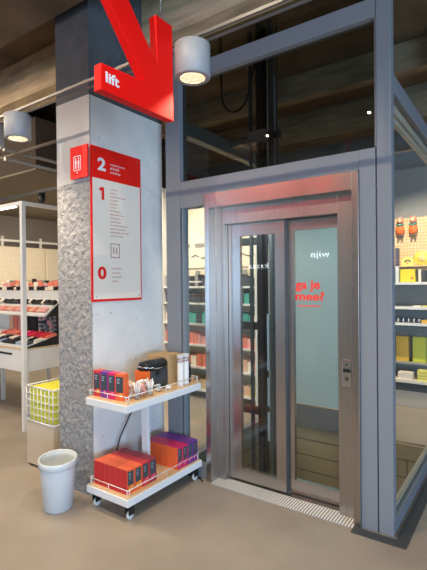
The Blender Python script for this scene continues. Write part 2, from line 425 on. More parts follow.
downlight((-1.32, -.965, 2.610), 'grey round downlight cut off by the left picture edge', 30)

# ================================================================ LIFT
lift = thing('lift_enclosure', 'grey steel and glass lift enclosure with stainless steel sliding doors', 'lift', (.5, .9, 0))
b = MB().box(-.41, -.262, .02, .12, 0, 4.0); b.build('left_post', 'steel_paint', lift, .003)
b = MB().box(1.19, 1.289, .02, .12, 0, 2.37); b.build('door_post', 'steel_paint', lift, .003)
b = MB().box(1.296, 1.383, .022, .095, 0, 4.0).box(1.283, 1.296, .03, .09, 2.37, 4.0); b.build('corner_post', 'steel_paint', lift, .004)
box('post_gap_strip', 'steel_dark', lift, 1.289, 1.296, .035, .1, 0, 2.12)
b = MB().box(-.262, 1.19, .025, .12, 2.24, 2.37).box(-.262, 0.0, .025, .12, 2.155, 2.24); b.build('door_header', 'steel_paint', lift, .003)
box('high_transom', 'steel_paint', lift, -.262, 1.29, .025, .10, 3.17, 3.29, .003)
b = MB().box(-.25, 0.005, .03, .10, 0, .10).box(-.25, -.237, .03, .1, .1, 2.155); b.build('window_frame', 'steel_paint', lift, .002)
for z0, z1 in ((0, .085), (2.71, 2.82)): box('side_rail', 'steel_paint', lift, 1.345, 1.383, .095, 1.76, z0, z1, .003)
for z0, z1 in ((.09, .12), (2.63, 2.68), (2.57, 2.60)): box('side_bead', 'crateside', lift, 1.325, 1.352, .095, 1.76, z0, z1, label='beige glazing bead')
for z0, z1 in ((-.06, .06), (2.80, 2.92)): box('side_rail', 'steel_paint', lift, -.39, -.30, .12, 1.76, z0, z1, .003)
b = MB().box(-.39, -.30, 1.76, 1.84, 0, 4.0); b.build('rear_post', 'steel_paint', lift, .003)
b = MB().box(1.30, 1.383, 1.76, 1.84, 0, 4.0); b.build('rear_post', 'steel_paint', lift, .003)
b = MB().box(-.30, 1.31, 1.77, 1.83, 2.80, 2.90); b.build('rear_rail', 'steel_paint', lift, .003)
def pane(x0, x1, y0, y1, z0, z1, m='glass'): return box('glass_pane', m, lift, x0, x1, y0, y1, z0, z1)
def sheet(verts, m, name='glass_pane', parent=lift):
    b = MB(); b.bm.faces.new([b.bm.verts.new(v) for v in verts]); o = b.build(name, m, parent)
    return o
def glass_xz(x0, x1, y, z0, z1, m='glass', parent=lift, name='glass_pane'):
    return box(name, m, parent, x0, x1, y, y+.004, z0, z1)
glass_xz(-.262, 1.289, .07, 2.37, 3.17, 'glass_smoke'); glass_xz(-.262, 1.289, .07, 3.29, 3.88, 'glass_smoke')
glass_xz(-.237, 0.005, .06, .10, 2.155)
box('glass_pane', 'glass_side', lift, 1.366, 1.372, .095, 1.76, .085, 2.71)
box('glass_pane', 'glass_side', lift, 1.366, 1.372, .095, 1.76, 2.82, 3.88)
box('glass_pane', 'glass_clear', lift, -.35, -.342, .12, 1.76, .06, 2.80)
# door surround
b = MB()
b.box(0, .045, 0, .09, 0, 2.24).box(1.147, 1.19, 0, .09, 0, 2.24).box(.045, 1.147, 0, .09, 2.125, 2.24)
b.build('door_surround', 'stainless', lift, .002)
b = MB(); b.box(.045, .123, .09, .14, 0, 2.125).box(1.025, 1.147, .09, .14, 0, 2.125).box(.123, 1.025, .09, .14, 2.0, 2.125)
b.build('door_jamb', 'stainless_jamb', lift, .0015)
box('threshold', 'grille', lift, .045, 1.147, -.015, .125, 0, .006, label='ribbed metal threshold grille')
b = MB().box(.06, 1.14, .125, .25, -.05, .008); b.build('sill_track', 'stainless', lift)
def leaf(x0, x1, gx0, gx1, y, gz0, gz1):
    b = MB(); z0, z1 = .015, 2.03
    b.box(x0, gx0, y, y+.035, z0, z1).box(gx1, x1, y, y+.035, z0, z1).box(gx0, gx1, y, y+.035, z0, gz0).box(gx0, gx1, y, y+.035, gz1, z1)
    o = b.build('door_leaf', 'stainless', lift)
    glass_xz(gx0, gx1, y+.012, gz0, gz1, parent=o, name='leaf_glass')
    return o
l1 = leaf(.118, .612, .232, .535, .145, .105, 1.905)
l2 = leaf(.618, 1.13, .662, .99, .183, .110, 1.92)
box('leaf_edge', 'steel_dark', l1, .612, .616, .148, .19, .015, 2.03)
text('lettering', 'ga je', 'doorred', l2, (.680, .180, 1.500), .088, '-y', .003, .0022, width=.185, label='red words ga je')
text('lettering', 'mee?', 'doorred', l2, (.680, .180, 1.418), .082, '-y', .003, .0022, width=.215, label='red word mee?')
b = MB(); x = .695
while x < .87:
    b.box(x, x+.006, .179, .183, 1.372, 1.372+random.choice((.008, .012))); x += .010
b.build('small_lettering', 'doorred', l2)
# call panel
cp = box('call_panel', 'chrome', lift, 1.052, 1.112, .083, .09, .865, 1.035, .004)
MB().box(1.058, 1.106, .081, .0835, .955, .978).build('display', 'black', cp)
MB().lathe([(.013, 0), (.013, .004), (.001, .004)], (1.082, .080, .912), 20, axis='y').build('call_button', 'steel_dark', cp)
MB().lathe([(.006, 0), (.006, .004), (.001, .004)], (1.082, .080, 1.005), 14, axis='y').build('key_switch', 'steel_dark', cp)
# inside the shaft
MB().box(-.295, .80, 1.72, 1.75, .22, 2.66).build('car_wall', 'liftpanel', lift, label='pale grey-green lift wall')
MB().box(-.295, .80, 1.70, 1.75, -.02, .20).build('car_sill', 'liftgrey', lift)
b = MB().box(-.30, 1.305, 1.74, 1.76, -1.4, -.02).box(-.30, 1.305, .12, 1.76, -1.45, -1.4).box(-.31, -.30, .12, 1.76, -1.4, -.15).box(1.305, 1.315, .12, 1.76, -1.4, -.15)
b.build('lift_pit', 'pitwall', lift, label='brown block lift pit')
b = MB().box(0.01, .06, .80, .86, -1.0, 3.9).box(-.02, .09, .855, .865, -1.0, 3.9); b.build('guide_rail', 'black', lift)
b = MB().box(.15, .175, .78, .84, -1.0, 3.9); b.build('guide_rail', 'steel_dark', lift)
b = MB().box(.195, .205, .84, .86, -1.0, 3.9).box(-.08, -.06, .82, .86, -1.0, 3.9); b.build('guide_rail', 'steel_dark', lift)
b = MB()
for z in (.3, 1.1, 1.9, 2.86): b.box(-.34, .22, .865, .90, z, z+.07)
b.build('rail_bracket', 'steel_dark', lift)
b = MB()
for z in (.1, .42, .74, 1.0): b.box(.108, .132, .80, .83, z, z+.26)
b.build('blue_reflection', 'flatblue', lift)  # pale blue strips modelled for a reflected cyan streak
cpts = [(-.238, .6, 3.9), (-.238, .6, 3.5), (-.23, .6, 3.27)]
for k in range(1, 14):
    a = math.pi*k/14; cpts.append((-.085-.145*math.cos(a), .6, 3.27-.19*math.sin(a)))
cpts += [(.065, .6, 3.3), (.12, .6, 3.45), (.15, .6, 3.9)]
b = MB().tube(cpts, .011); b.build('travelling_cable', 'black', lift)
MB().box(-.05, .12, .75, .86, 2.83, 2.93).box(-.30, -.05, .84, .86, 2.86, 2.90).build('door_operator', 'steel_paint', lift)

# ================================================================ TROLLEY
TX0, TX1, TY0, TY1 = -.455, -.050, -.787, .008
LZ, UZ = .160, .767
def U(x, y): return 2.0465+(x-2.0465)*1.040, -2.776+(y+2.776)*1.040
tro = thing('serving_trolley', 'white two-tier coffee trolley on castors against the column', 'trolley', ((TX0+TX1)/2, (TY0+TY1)/2, 0))
for zt in (LZ, UZ):
    b = MB().box(TX0, TX1, TY0, TY1, zt-.055, zt-.006)
    o = b.build('shelf', 'white', tro, .003)
    MB().box(TX0+.008, TX1-.008, TY0+.008, TY1-.008, zt-.006, zt).build('wood_top', 'wood', o)
    ins, h = .018, .045
    c = [(TX0+ins, TY0+ins), (TX1-ins, TY0+ins), (TX1-ins, TY1-ins), (TX0+ins, TY1-ins)]
    b = MB()
    loop = [(x, y, zt+h) for x, y in c]+[(c[0][0], c[0][1], zt+h)]
    for i in range(4): b.tube([loop[i], loop[i+1]], .0028, 8)
    for i in range(4):
        for f in (0.02, .5, .98): 
            x = c[i][0]+(c[(i+1) % 4][0]-c[i][0])*f; y = c[i][1]+(c[(i+1) % 4][1]-c[i][1])*f
            b.tube([(x, y, zt-.001), (x, y, zt+h)], .0028, 8)
    b.build('guard_rail', 'white_metal', tro)
b = MB().box(-.285, -.225, -.42, -.39, LZ, UZ-.055); b.build('centre_post', 'white', tro, .003)
for (x, y) in ((TX0+.04, TY0+.05), (TX1-.04, TY0+.05), (TX1-.04, TY1-.05), (TX0+.04, TY1-.05)):
    b = MB().box(x-.022, x+.022, y-.022, y+.022, .085, .105).box(x-.02, x-.014, y-.018, y+.028, .035, .085).box(x+.014, x+.02, y-.018, y+.028, .035, .085)
    o = b.build('castor', 'black', tro)
    MB().lathe([(.010, -.010), (.027, -.010), (.029, -.006), (.029, .006), (.027, .010), (.01, .010)], (x, y+.008, .029), 24, axis='x').build('wheel', 'white_metal', o)
pw = MB().tube([(-.49, -.10, .76), (-.49, -.20, .66), (-.49, -.34, .52), (-.49, -.44, .38), (-.49, -.50, .22), (-.495, -.58, .012), (-.48, -.3, .008), (-.3, .005, .008), (-.06, .0, .008), (-.02, -.03, .008)], .006)
tag(pw.build('power_cable', 'black'), 'black power cable hanging behind the white trolley', 'cable')

# ---- boxes of tea
def tea_box(w_, d_, h, front, side, face, fr):
    # label face on +x (face 'x') or -y (face 'y'); centred on origin, standing
    t_ = bpy.data.objects.new('tea_box', None); COL.objects.link(t_); LOC[t_.name] = Vector((0, 0, 0)); t_.empty_display_size = .03
    b = MB().box(-w_/2, w_/2, -d_/2, d_/2, 0, h, 0)
    for f in b.bm.faces:
        n = f.calc_center_median()
        if face == 'x' and abs(n.y) > d_/2*.9: f.material_index = 1
    c = b.build('carton', [front, side], t_, .0012)
    e = .0006
    if face == 'x':
        MB().box(w_/2, w_/2+e, -d_/2+.006, d_/2-.010, h*.35, h*.93).build('label_panel', 'label', c)
        b = MB()
        for k, ww in enumerate((.62, .45, .55)): b.box(w_/2+e, w_/2+e*2, -d_/2+.016, -d_/2+.016+(d_-.036)*ww, h*(.80-.09*k), h*(.825-.09*k))
        b.build('label_text', 'flatblue', c)
        MB().ball((w_/2, -d_*.12, h*.19), .002, d_*.22, h*.09, 0, 10).ball((w_/2, d_*.2, h*.26), .002, d_*.18, h*.07, 0, 10).build('fruit_print', fr, c)
    else:
        MB().box(-w_/2+.006, w_/2-.008, -d_/2-e, -d_/2, h*.30, h*.90).build('label_panel', 'label', c)
        b = MB()
        for k, ww in enumerate((.6, .45, .55)): b.box(-w_/2+.014, -w_/2+.014+(w_-.03)*ww, -d_/2-2*e, -d_/2-e, h*(.79-.07*k), h*(.82-.07*k))
        b.build('label_text', 'flatblue', c)
        MB().ball((w_*.12, -d_/2, h*.20), w_*.22, .002, h*.08, 0, 10).build('fruit_print', fr, c)
    return t_
ORD = ['first', 'second', 'third', 'fourth', 'fifth', 'sixth']
def block(x0, y0, nx, ny, px, py, colors, where, group):
    protos = {}
    for j in range(ny):
        front, side, fr, cn = colors[j]
        for i in range(nx):
            key = front
            # the row next to the open side is column nx-1
            loc = (x0+px*(i+.5), y0+py*(j+.5), LZ+.0005)
            if key not in protos: o = tea_box(px-.0012, py-.0015, 0.160, front, side, 'x', fr); protos[key] = o; o.location = loc; LOC[o.name] = Vector(loc)
            else: o = copy_tree(protos[key], loc)
            k = nx-1-i
            if k == 0: lab = '%s tea box with label showing, in %s of the trolley' % (cn, where) if j not in (0, 1) or 'near' not in where else '%s orange tea box with label showing in the near block' % ['nearest', 'second nearest'][j]
            else: lab = '%s tea box in %s, row %d from front, %s from labelled side' % (cn, where, j+1, ORD[k])
            tag(o, lab, 'box', group)
block(-.424, -.747, 6, 4, .0545, .0710, [('boxorange', 'boxside', 'fruity', 'orange'), ('boxorange', 'boxside', 'fruity', 'orange'), ('boxred', 'boxside', 'fruitp', 'dark red'), ('boxwine', 'boxside', 'fruitp', 'wine red')], 'the near block', 'tea boxes in the near block on the lower shelf')
block(-.411, -.259, 6, 4, .0560, .0612, [('boxmagenta', 'boxorange', 'fruitp', 'pinkish red'), ('boxmagenta', 'boxside', 'fruitp', 'magenta'), ('boxpurple', 'boxpurple', 'fruitp', 'purple'), ('boxpurple', 'boxpurple', 'fruitp', 'deep purple')], 'the far block', 'tea boxes in the far block on the lower shelf')
for i, (fr, c1, cn) in enumerate([('boxred', 'fruity', 'red'), ('boxpurple', 'fruitp', 'purple'), ('boxmagenta', 'fruitp', 'magenta'), ('boxorange', 'fruity', 'orange')]):
    o = tea_box(.069, .057, .178, fr, fr, 'y', c1)
    o.location = (*U(-.300+i*.0705, -.790), UZ+.0005); o.rotation_euler = (0, 0, math.radians([4, 2, 5, 14][i]))
    tag(o, cn+' tea box with grey label standing on the top shelf of the trolley', 'box', 'tea boxes standing on the top shelf')

# ---- things on the top shelf
Z = UZ+.0005
def jar(loc, r, h, label, fill):
    t_ = thing('glass_jar', label, 'jar', loc, 'jars on the trolley')
    MB().lathe([(r*.9, 0), (r, .01), (r, h), (r-.004, h), (r-.004, .012), (.0001, .010)], loc, 24).build('glass_body', 'glass_clear', t_)
    b = MB()
    for k in range(22):
        a = random.uniform(0, 6.28); q = random.uniform(0, r*.62); z = random.uniform(.02, h*1.02)
        b.ball((loc[0]+q*math.cos(a), loc[1]+q*math.sin(a), loc[2]+z), random.uniform(.012, .018), random.uniform(.010, .015), random.uniform(.009, .014), random.choice((0, 0, 1, 2)), 8)
    o = b.build('contents', fill, t_); o['kind'] = 'stuff'
jar((-.175, -.632, Z), .052, .100, 'glass jar of pink wrapped sweets beside the orange tea box', ['pink', 'signwhite', 'wood'])
jar((-.118, -.578, Z), .036, .080, 'glass jar of pink and cream sachets nearer the shelf edge', ['pink', 'papercup', 'coral'])
jar((-.185, -.508, Z), .050, .095, 'glass jar of white creamers in front of the coffee machine', ['papercup', 'white', 'wood'])
for k, (x, y, lab) in enumerate([(-.102, -.640, 'glass cup of upright white stirrers beside the pink sachets'), (-.102, -.515, 'glass cup of upright white stirrers nearest the trolley edge')]):
    t_ = thing('stirrer_cup', lab, 'cup', (x, y, Z), 'cups of stirrers on the trolley')
    MB().lathe([(.020, 0), (.026, .055), (.024, .055), (.018, .004), (.0001, .004)], (x, y, Z), 20).build('cup', 'glass_clear', t_)
    for j in range(6):
        a = j*1.05+k; MB().tube([(x+.008*math.cos(a), y+.008*math.sin(a), Z+.006), (x+.024*math.cos(a), y+.024*math.sin(a), Z+.095+.012*(j % 3))], .0035, 6).build('stirrer', 'white', t_)
x, y = -.125, -.405
t_ = thing('creamer_bowl', 'glass bowl of pale blue and white sachets by the shelf edge', 'bowl', (x, y, Z))
MB().lathe([(.022, 0), (.036, .035), (.034, .036), (.020, .004), (.0001, .004)], (x, y, Z), 24).build('bowl', 'glass_clear', t_)
b = MB()
for k in range(16): b.ball((x+random.uniform(-.02, .02), y+random.uniform(-.02, .02), Z+random.uniform(.015, .055)), .011, .008, .007, k % 3, 8)
b.build('sachets', ['white', 'flatblue', 'papercup'], t_)['kind'] = 'stuff'
x, y = -.110, -.315
b = MB().ball((x, y, Z+.018), .025, .018, .016, 0, 12).ball((x-.02, y+.02, Z+.015), .02, .016, .013, 0, 12)
tag(b.build('wrapped_biscuit', 'papercup'), 'small cream wrapped biscuits lying before the paper cups', 'biscuit')

# coffee machine
mx_, my_ = -.262, -.338
cm = thing('coffee_machine', 'black capsule coffee machine with orange front and chrome lever', 'coffee machine', (mx_, my_, Z))
MB().box(mx_-.045, mx_+.065, my_-.06, my_+.12, Z, Z+.135, bev=.008).build('body', 'steel_dark', cm)
MB().box(mx_-.058, mx_+.055, my_-.112, my_-.062, Z+.004, Z+.138, bev=.004).build('front_panel', 'orange', cm, label='orange front panel')
b = MB().lathe([(.0001, -.105), (.036, -.122), (.052, -.105), (.052, .105), (.036, .122), (.0001, .125)], (mx_+.004, my_+.02, Z+.165), 24, axis='y', sy=.8); b.build('head', 'black', cm)
MB().tube([(mx_-.06, my_-.09, Z+.162), (mx_-.01, my_-.118, Z+.172), (mx_+.045, my_-.10, Z+.168), (mx_+.07, my_-.02, Z+.150), (mx_+.075, my_+.09, Z+.15)], .0055).build('lever', 'chrome', cm)
MB().box(mx_+.066, mx_+.105, my_-.05, my_+.05, Z, Z+.02, bev=.003).build('drip_tray', 'black', cm)
MB().box(mx_+.062, mx_+.082, my_-.018, my_+.018, Z+.10, Z+.135, bev=.004).build('spout', 'black', cm)
MB().lathe([(.02, 0), (.02, .05), (.0001, .05)], (mx_-.08, my_-.04, Z+.145), 16, axis='y').build('knob', 'black', cm)
# carton behind
b = MB().box(-.43, -.215, -.195, -.020, Z, Z+.215)
t_ = thing('wooden_box', 'plain light brown wooden box standing behind the coffee machine', 'box', (-.305, -.048, Z))
b.build('body', 'carton', t_, .003)
MB().box(-.424, -.221, -.190, -.025, Z+.215, Z+.219).build('lid', 'carton', t_)
# cups
for i, (x, y, h) in enumerate([(-.018, -.285, .235), (-.020, -.224, .235)]):
    x, y = U(x, y)
    t_ = thing('paper_cup_stack', ['stack of white paper cups nearest the coffee machine', 'stack of white paper cups beside the black basket'][i], 'paper cups', (x, y, Z), 'stacks of paper cups')
    prof = [(.023, 0)]
    for k in range(12): prof += [(.0250, .02+k*.014), (.0262, .026+k*.014), (.0250, .030+k*.014)]
    MB().lathe(prof+[(.0255, h-.05)], (x, y, Z), 24).build('cups', 'papercup', t_)
    b = MB().lathe([(.0257, h-.055), (.0272, h-.002), (.0285, h), (.0272, h+.001), (.0001, h-.012)], (x, y, Z), 24, 0)
    for k in range(26):
        a = k*2.4; zz = Z+h-.048+.008*(k % 5)
        b.ball((x+.0262*math.cos(a), y+.0262*math.sin(a), zz), .0055, .0055, .0045, 1, 8)
    b.build('printed_cup', ['papercup', 'print'], t_, label='top cup with brown print')
x, y = -.150, -.046
t_ = thing('capsule_basket', 'small black wire basket behind the paper cups', 'basket', (x, y, Z))
b = MB()
for k in range(5): b.lathe([(.025+.0015*k, .025*k), (.028+.0015*k, .025*k+.004), (.025+.0015*k, .025*k+.007), (.025+.0015*k, .025*k)], (x, y, Z), 20, cap=False)
for k in range(12):
    a = k*math.pi/6; b.tube([(x+.026*math.cos(a), y+.026*math.sin(a), Z), (x+.032*math.cos(a), y+.032*math.sin(a), Z+.125)], .003, 6)
b.build('wire_body', 'black', t_)
b = MB()
for k in range(14): b.ball((x+random.uniform(-.02, .02), y+random.uniform(-.02, .02), Z+.02+.009*k), .014, .014, .011, 0, 8)
b.build('capsules', 'steel_dark', t_)['kind'] = 'stuff'

# ================================================================ BIN
bx, by = -.632, -.890
t_ = thing('waste_bin', 'oval white plastic waste bin on the floor before the column', 'bin', (bx, by, 0))
S = dict(seg=48, sx=1.08, sy=.88, rot=math.radians(140))
MB().lathe([(.105, 0), (.112, .005), (.138, .30), (.138, .335), (.134, .335), (.134, .30), (.108, .010), (.0001, .010)], (bx, by, 0), **S).build('body', 'binmat', t_)
MB().lathe([(.1385, .292), (.146, .295), (.147, .338), (.142, .342), (.134, .338), (.134, .330)], (bx, by, 0), cap=False, **S).build('rim', 'binmat', t_)

# ================================================================ LEFT SHOP
# crate with wire basket
t_ = thing('display_crate', 'beige floor crate with wire basket of yellow packs left of the column', 'crate', (-1.28, -.4, 0))
MB().box(-1.475, -1.10, -.60, -.20, 0.02, .385).build('base_box', 'crateside', t_, .003)
MB().box(-1.46, -1.12, -.58, -.22, 0, .02).build('plinth', 'black', t_)
b = MB(); xa, xb, ya, yb, za, zb = -1.475, -1.10, -.60, -.20, .39, .68
for k in range(6):
    z = za+(zb-za)*k/5
    for p, q in (((xa, ya, z), (xb, ya, z)), ((xb, ya, z), (xb, yb, z)), ((xb, yb, z), (xa, yb, z)), ((xa, yb, z), (xa, ya, z))): b.tube([p, q], .004 if 0 < k < 5 else .007, 6)
for k in range(8):
    x = xa+(xb-xa)*k/7
    for y in (ya, yb): b.tube([(x, y, za), (x, y, zb)], .004, 6)
for k in range(1, 8):
    y = ya+(yb-ya)*k/8
    for x in (xa, xb): b.tube([(x, y, za), (x, y, zb)], .004, 6)
b.build('wire_basket', 'white_metal', t_)
proto = None; n = 0
for i in range(7):
    for j in range(2):
        for k in range(2):
            x = xa+.018+(i+.5)*.0484; y = ya+.012+(j+.5)*.188; z = .392+k*.142
            if proto is None:
                proto = MB().box(x-.0225, x+.0225, y-.091, y+.091, z, z+.138).build('yellow_pack', 'lime', None, .003); o = proto
            else:
                o = proto.copy(); COL.objects.link(o); o.location = (x, y, z)
            o['category'] = 'package'; o['group'] = 'yellow packs in the wire basket'
            o['label'] = 'yellow-green pack in the wire basket, %s from left, %s row, %s layer' % (ORD[i] if i < 6 else 'last', ['front', 'rear'][j], ['lower', 'upper'][k])

# white display frame
t_ = thing('lighting_gantry', 'tall thin white metal gantry with lit top bars over the makeup stand', 'gantry', (-2.27, -.13, 0))
MB().box(-2.292, -2.248, -.152, -.108, 0, 2.42).build('upright', 'white_metal', t_, .002)
MB().box(-5.2, -2.292, -.148, -.112, 2.38, 2.42).build('top_bar', 'white_metal', t_, .002)
MB().box(-2.288, -2.252, -.108, 2.6, 2.38, 2.42).build('top_bar', 'white_metal', t_, .002)
MB().box(-5.0, -2.40, -.146, -.114, 2.370, 2.379).build('light_strip', 'ledglow', t_, label='lit white strip under the bar')
MB().box(-2.292, -2.248, 2.56, 2.6, 0, 2.38).build('upright', 'white_metal', t_, .002)

# makeup stand
t_ = thing('makeup_stand', 'white makeup display stand with stepped black-sided trays', 'display stand', (-3.6, .5, 0))
RX = -2.31
MB().box(-5.2, RX, -.10, 1.2, .61, .845).build('cabinet', 'white_metal', t_, .004)
MB().box(-5.2, RX+.004, -.104, 1.2, .845, .862).build('worktop', 'wood', t_)
MB().box(-3.05, -2.55, -.106, -.10, .78, .80).build('drawer_pull', 'black', t_)
for (x, y) in ((-3.72, .45), (RX-.04, -.06), (RX-.04, 1.15), (-3.72, 1.15)): MB().box(x-.02, x+.02, y-.02, y+.02, 0, .61).build('leg', 'white_metal', t_)
def tray(y0, z0, y1, z1, nm='tray'):
    b = MB().prism([(y0, z0-.02), (y1, z1-.02), (y1, z1), (y0, z0)], 'x', -5.1, RX-.0)
    b.build(nm, 'white_metal', t_)
tray(-.09, .885, .34, .975); tray(.15, 1.205, .36, 1.375); tray(.42, 1.46, .60, 1.53)
b = MB().prism([(-.07, .863), (.36, .863), (.36, 1.35), (.17, 1.185), (.30, 1.185), (.30, .965), (-.07, .878)], 'x', RX-.012, RX+.003); b.build('side_panel', 'black', t_)
b = MB().prism([(-.07, .863), (.36, .863), (.36, 1.35), (.17, 1.185), (.30, 1.185), (.30, .965), (-.07, .878)], 'x', -3.0, -2.97); b.build('side_panel', 'black', t_)
MB().box(-5.1, RX-.01, .36, .40, .863, 1.47).build('back_board', 'white_metal', t_)
MB().box(-2.93, -2.76, .33, .36, .97, 1.19).build('black_divider', 'black', t_)
# cosmetics on the trays: each its own little pack
cols = ['coral', 'pink', 'boxred', 'label', 'black', 'skin', 'signwhite', 'boxmagenta', 'denim', 'wood']
base = {}
def pack(x, y, z, w_, d_, h, m, label, group, name='cosmetic_pack', cat='cosmetics', tilt=0):
    key = (name, m, round(w_, 3), round(d_, 3), round(h, 3))
    if key not in base:
        b = MB().box(-w_/2, w_/2, -d_/2, d_/2, 0, h, 0); 
        me = bpy.data.meshes.new(name); b.bm.to_mesh(me); b.bm.free(); me.materials.append(MATS[m]); base[key] = me
    o = bpy.data.objects.new(name, base[key]); COL.objects.link(o); o.location = (x, y, z); o.rotation_euler = (tilt, 0, 0)
    return tag(o, label, cat, group)
TENS = ['', '', 'twenty', 'thirty']
ONES = ['zeroth', 'first', 'second', 'third', 'fourth', 'fifth', 'sixth', 'seventh', 'eighth', 'ninth', 'tenth', 'eleventh', 'twelfth', 'thirteenth', 'fourteenth', 'fifteenth', 'sixteenth', 'seventeenth', 'eighteenth', 'nineteenth']
def nth(n):
    if n < 20: return ONES[n]
    return {2: 'twentieth', 3: 'thirtieth'}[n//10] if n % 10 == 0 else TENS[n//10]+'-'+ONES[n % 10]
CN = dict(coral='coral', pink='pink', boxred='red', label='charcoal', black='black', skin='tan', signwhite='cream', boxmagenta='magenta', denim='dark blue', wood='light brown',
          flatblue='pale blue', shadegrey='grey', steel_dark='dark grey', teal='teal', amber='amber', yellow2='yellow', lime='yellow-green')
def row(x0, x1, step, y, z, d_, h, ms, tilt, where, group, cn='cosmetic pack'):
    x = x0; i = 0; made = []
    while x < x1:
        m = ms[i % len(ms)] if not callable(ms) else ms(i)
        made.append((pack(x+step/2, y, z, step*.86, d_, h*(1+.12*((i*7) % 3-1)), m, 'x', group, tilt=tilt), m)); x += step; i += 1
    for k, (o, m) in enumerate(reversed(made)): o['label'] = '%s %s, %s from right, %s' % (CN[m], cn, nth(k+1), where)
tl = math.atan2(.09, .43)
row(-3.25, RX-.03, .055, -.03, .902, .08, .022, lambda i: random.choice(['black', 'label', 'denim', 'flatblue', 'black']), tl, 'front row of the lower tray', 'front row of the lower makeup tray')
row(-3.25, RX-.03, .055, .09, .926, .09, .020, lambda i: random.choice(['black', 'label', 'black', 'signwhite']), tl, 'second row of the lower tray', 'second row of the lower makeup tray')
row(-3.25, RX-.03, .06, .23, .955, .12, .028, lambda i: random.choice(['boxred', 'coral', 'boxmagenta', 'boxred', 'boxred']), tl, 'rear row of the lower tray', 'rear row of the lower makeup tray')
t2 = math.atan2(.17, .21)
row(-3.6, RX-.03, .06, .20, 1.25, .07, .018, lambda i: random.choice(['coral', 'skin', 'pink', 'coral']), t2, 'front row of the upper tray', 'front row of the upper makeup tray')
row(-3.6, RX-.03, .05, .29, 1.325, .05, .035, lambda i: random.choice(['black', 'label', 'black', 'black', 'signwhite']), t2, 'middle row of the upper tray', 'middle row of the upper makeup tray')
row(-3.6, RX-.05, .10, .385, 1.475, .012, .10, lambda i: random.choice(['skin', 'coral', 'pink', 'signwhite', 'pink']), -.1, 'standing above the upper tray', 'picture cards above the upper tray', 'upright card')
row(-3.6, RX-.05, .055, .365, 1.475, .03, .045, lambda i: random.choice(['black', 'label', 'signwhite', 'black']), 0, 'below the picture cards', 'dark blocks below the picture cards', 'small block')
for zz in range(4): row(-2.70, -2.36, .042, .335, .985+zz*.048, .03, .036, lambda i: random.choice(['label', 'shadegrey', 'pink', 'steel_dark']), 0, '%s shelf up of the bottle grid' % ORD[zz], 'bottle grid row', 'nail polish bottle')
row(-3.35, -2.96, .10, .335, .985, .01, .19, ['skin', 'coral', 'pink'], 0, 'left of the black divider', 'picture cards between the trays', 'tall picture card')

# cream cupboards along the left wall
rows_ = 0
for i in range(9):
    y0 = 1.0+i*.55
    t_ = thing('wall_cupboard', 'cream wall panel unit far behind the makeup stand, %s from the near end' % (['first', 'second', 'third', 'fourth', 'fifth', 'sixth', 'seventh', 'eighth', 'ninth'][i]), 'cupboard', (-6.1, y0+.27, 0), 'cream wall panel units')
    MB().box(-6.2, -6.0, y0+.005, y0+.545, .05, 2.27).build('body', 'cream', t_, .004)
    MB().box(-6.0, -5.985, y0+.03, y0+.52, 1.62, 2.24).build('door', 'cream', t_, .003)
    MB().box(-6.0, -5.70, y0+.01, y0+.54, 1.50, 1.53).build('shelf', 'white_metal', t_)
    for k in range(5):
        mm = random.choice(['teal', 'black', 'signwhite', 'coral', 'amber'])
        pack(-5.82, y0+.08+k*.095, 1.531, .06, .06, random.choice((.06, .09, .12)), mm, '%s pack, %s on the shelf under the %s cream panel from the near end' % (CN[mm], nth(k+1), nth(i+1)), 'packs on the far wall shelf', 'shop_pack', 'package')
t_ = thing('wall_rail', 'white horizontal rail above the cream wall panels', 'rail', (-5.95, 3.5, 2.36))
MB().box(-5.98, -5.94, .8, 6.0, 2.36, 2.40).build('bar', 'white_metal', t_)
for k in range(6): MB().box(-5.99, -5.95, .9+k*.8, .94+k*.8, 2.27, 2.46).build('bracket', 'white_metal', t_)
# pipes under the ceiling at left
def pipe(pts, r, m, label, cat='pipe', nm='ceiling_pipe'):
    tag(MB().tube(pts, r).build(nm, m), label, cat)
pipe([(-2.25, -.16, 2.96), (-.93, -.14, 2.93)], .018, 'rail', 'thin pipe running level left of the column below the beam') if 0 else None
pipe([(-4.6, -.16, 2.92), (-.95, -.16, 2.92)], .016, 'bulk', 'nearer thin pipe running to the column under the ceiling')
pipe([(-2.32, -.3, 2.93), (-2.32, 3.2, 2.93)], .02, 'rail', 'upper of two pipes crossing behind the column at left')
pipe([(-2.30, -.3, 2.83), (-2.30, 3.2, 2.83)], .022, 'rail', 'lower of two pipes crossing behind the column at left')
t_ = thing('spotlight_track', 'dark spotlight track under the bulkhead at far left', 'track', (-3.6, .55, 2.72))
MB().box(-5.5, -2.4, .53, .57, 2.70, 2.735).build('track', 'steel_dark', t_)
for x in (-4.05, -2.95):
    b = MB().lathe([(.03, 0), (.045, .03), (.045, .12), (.0001, .125)], (x, .55, 2.57), 16); b.build('spot', 'black', t_)

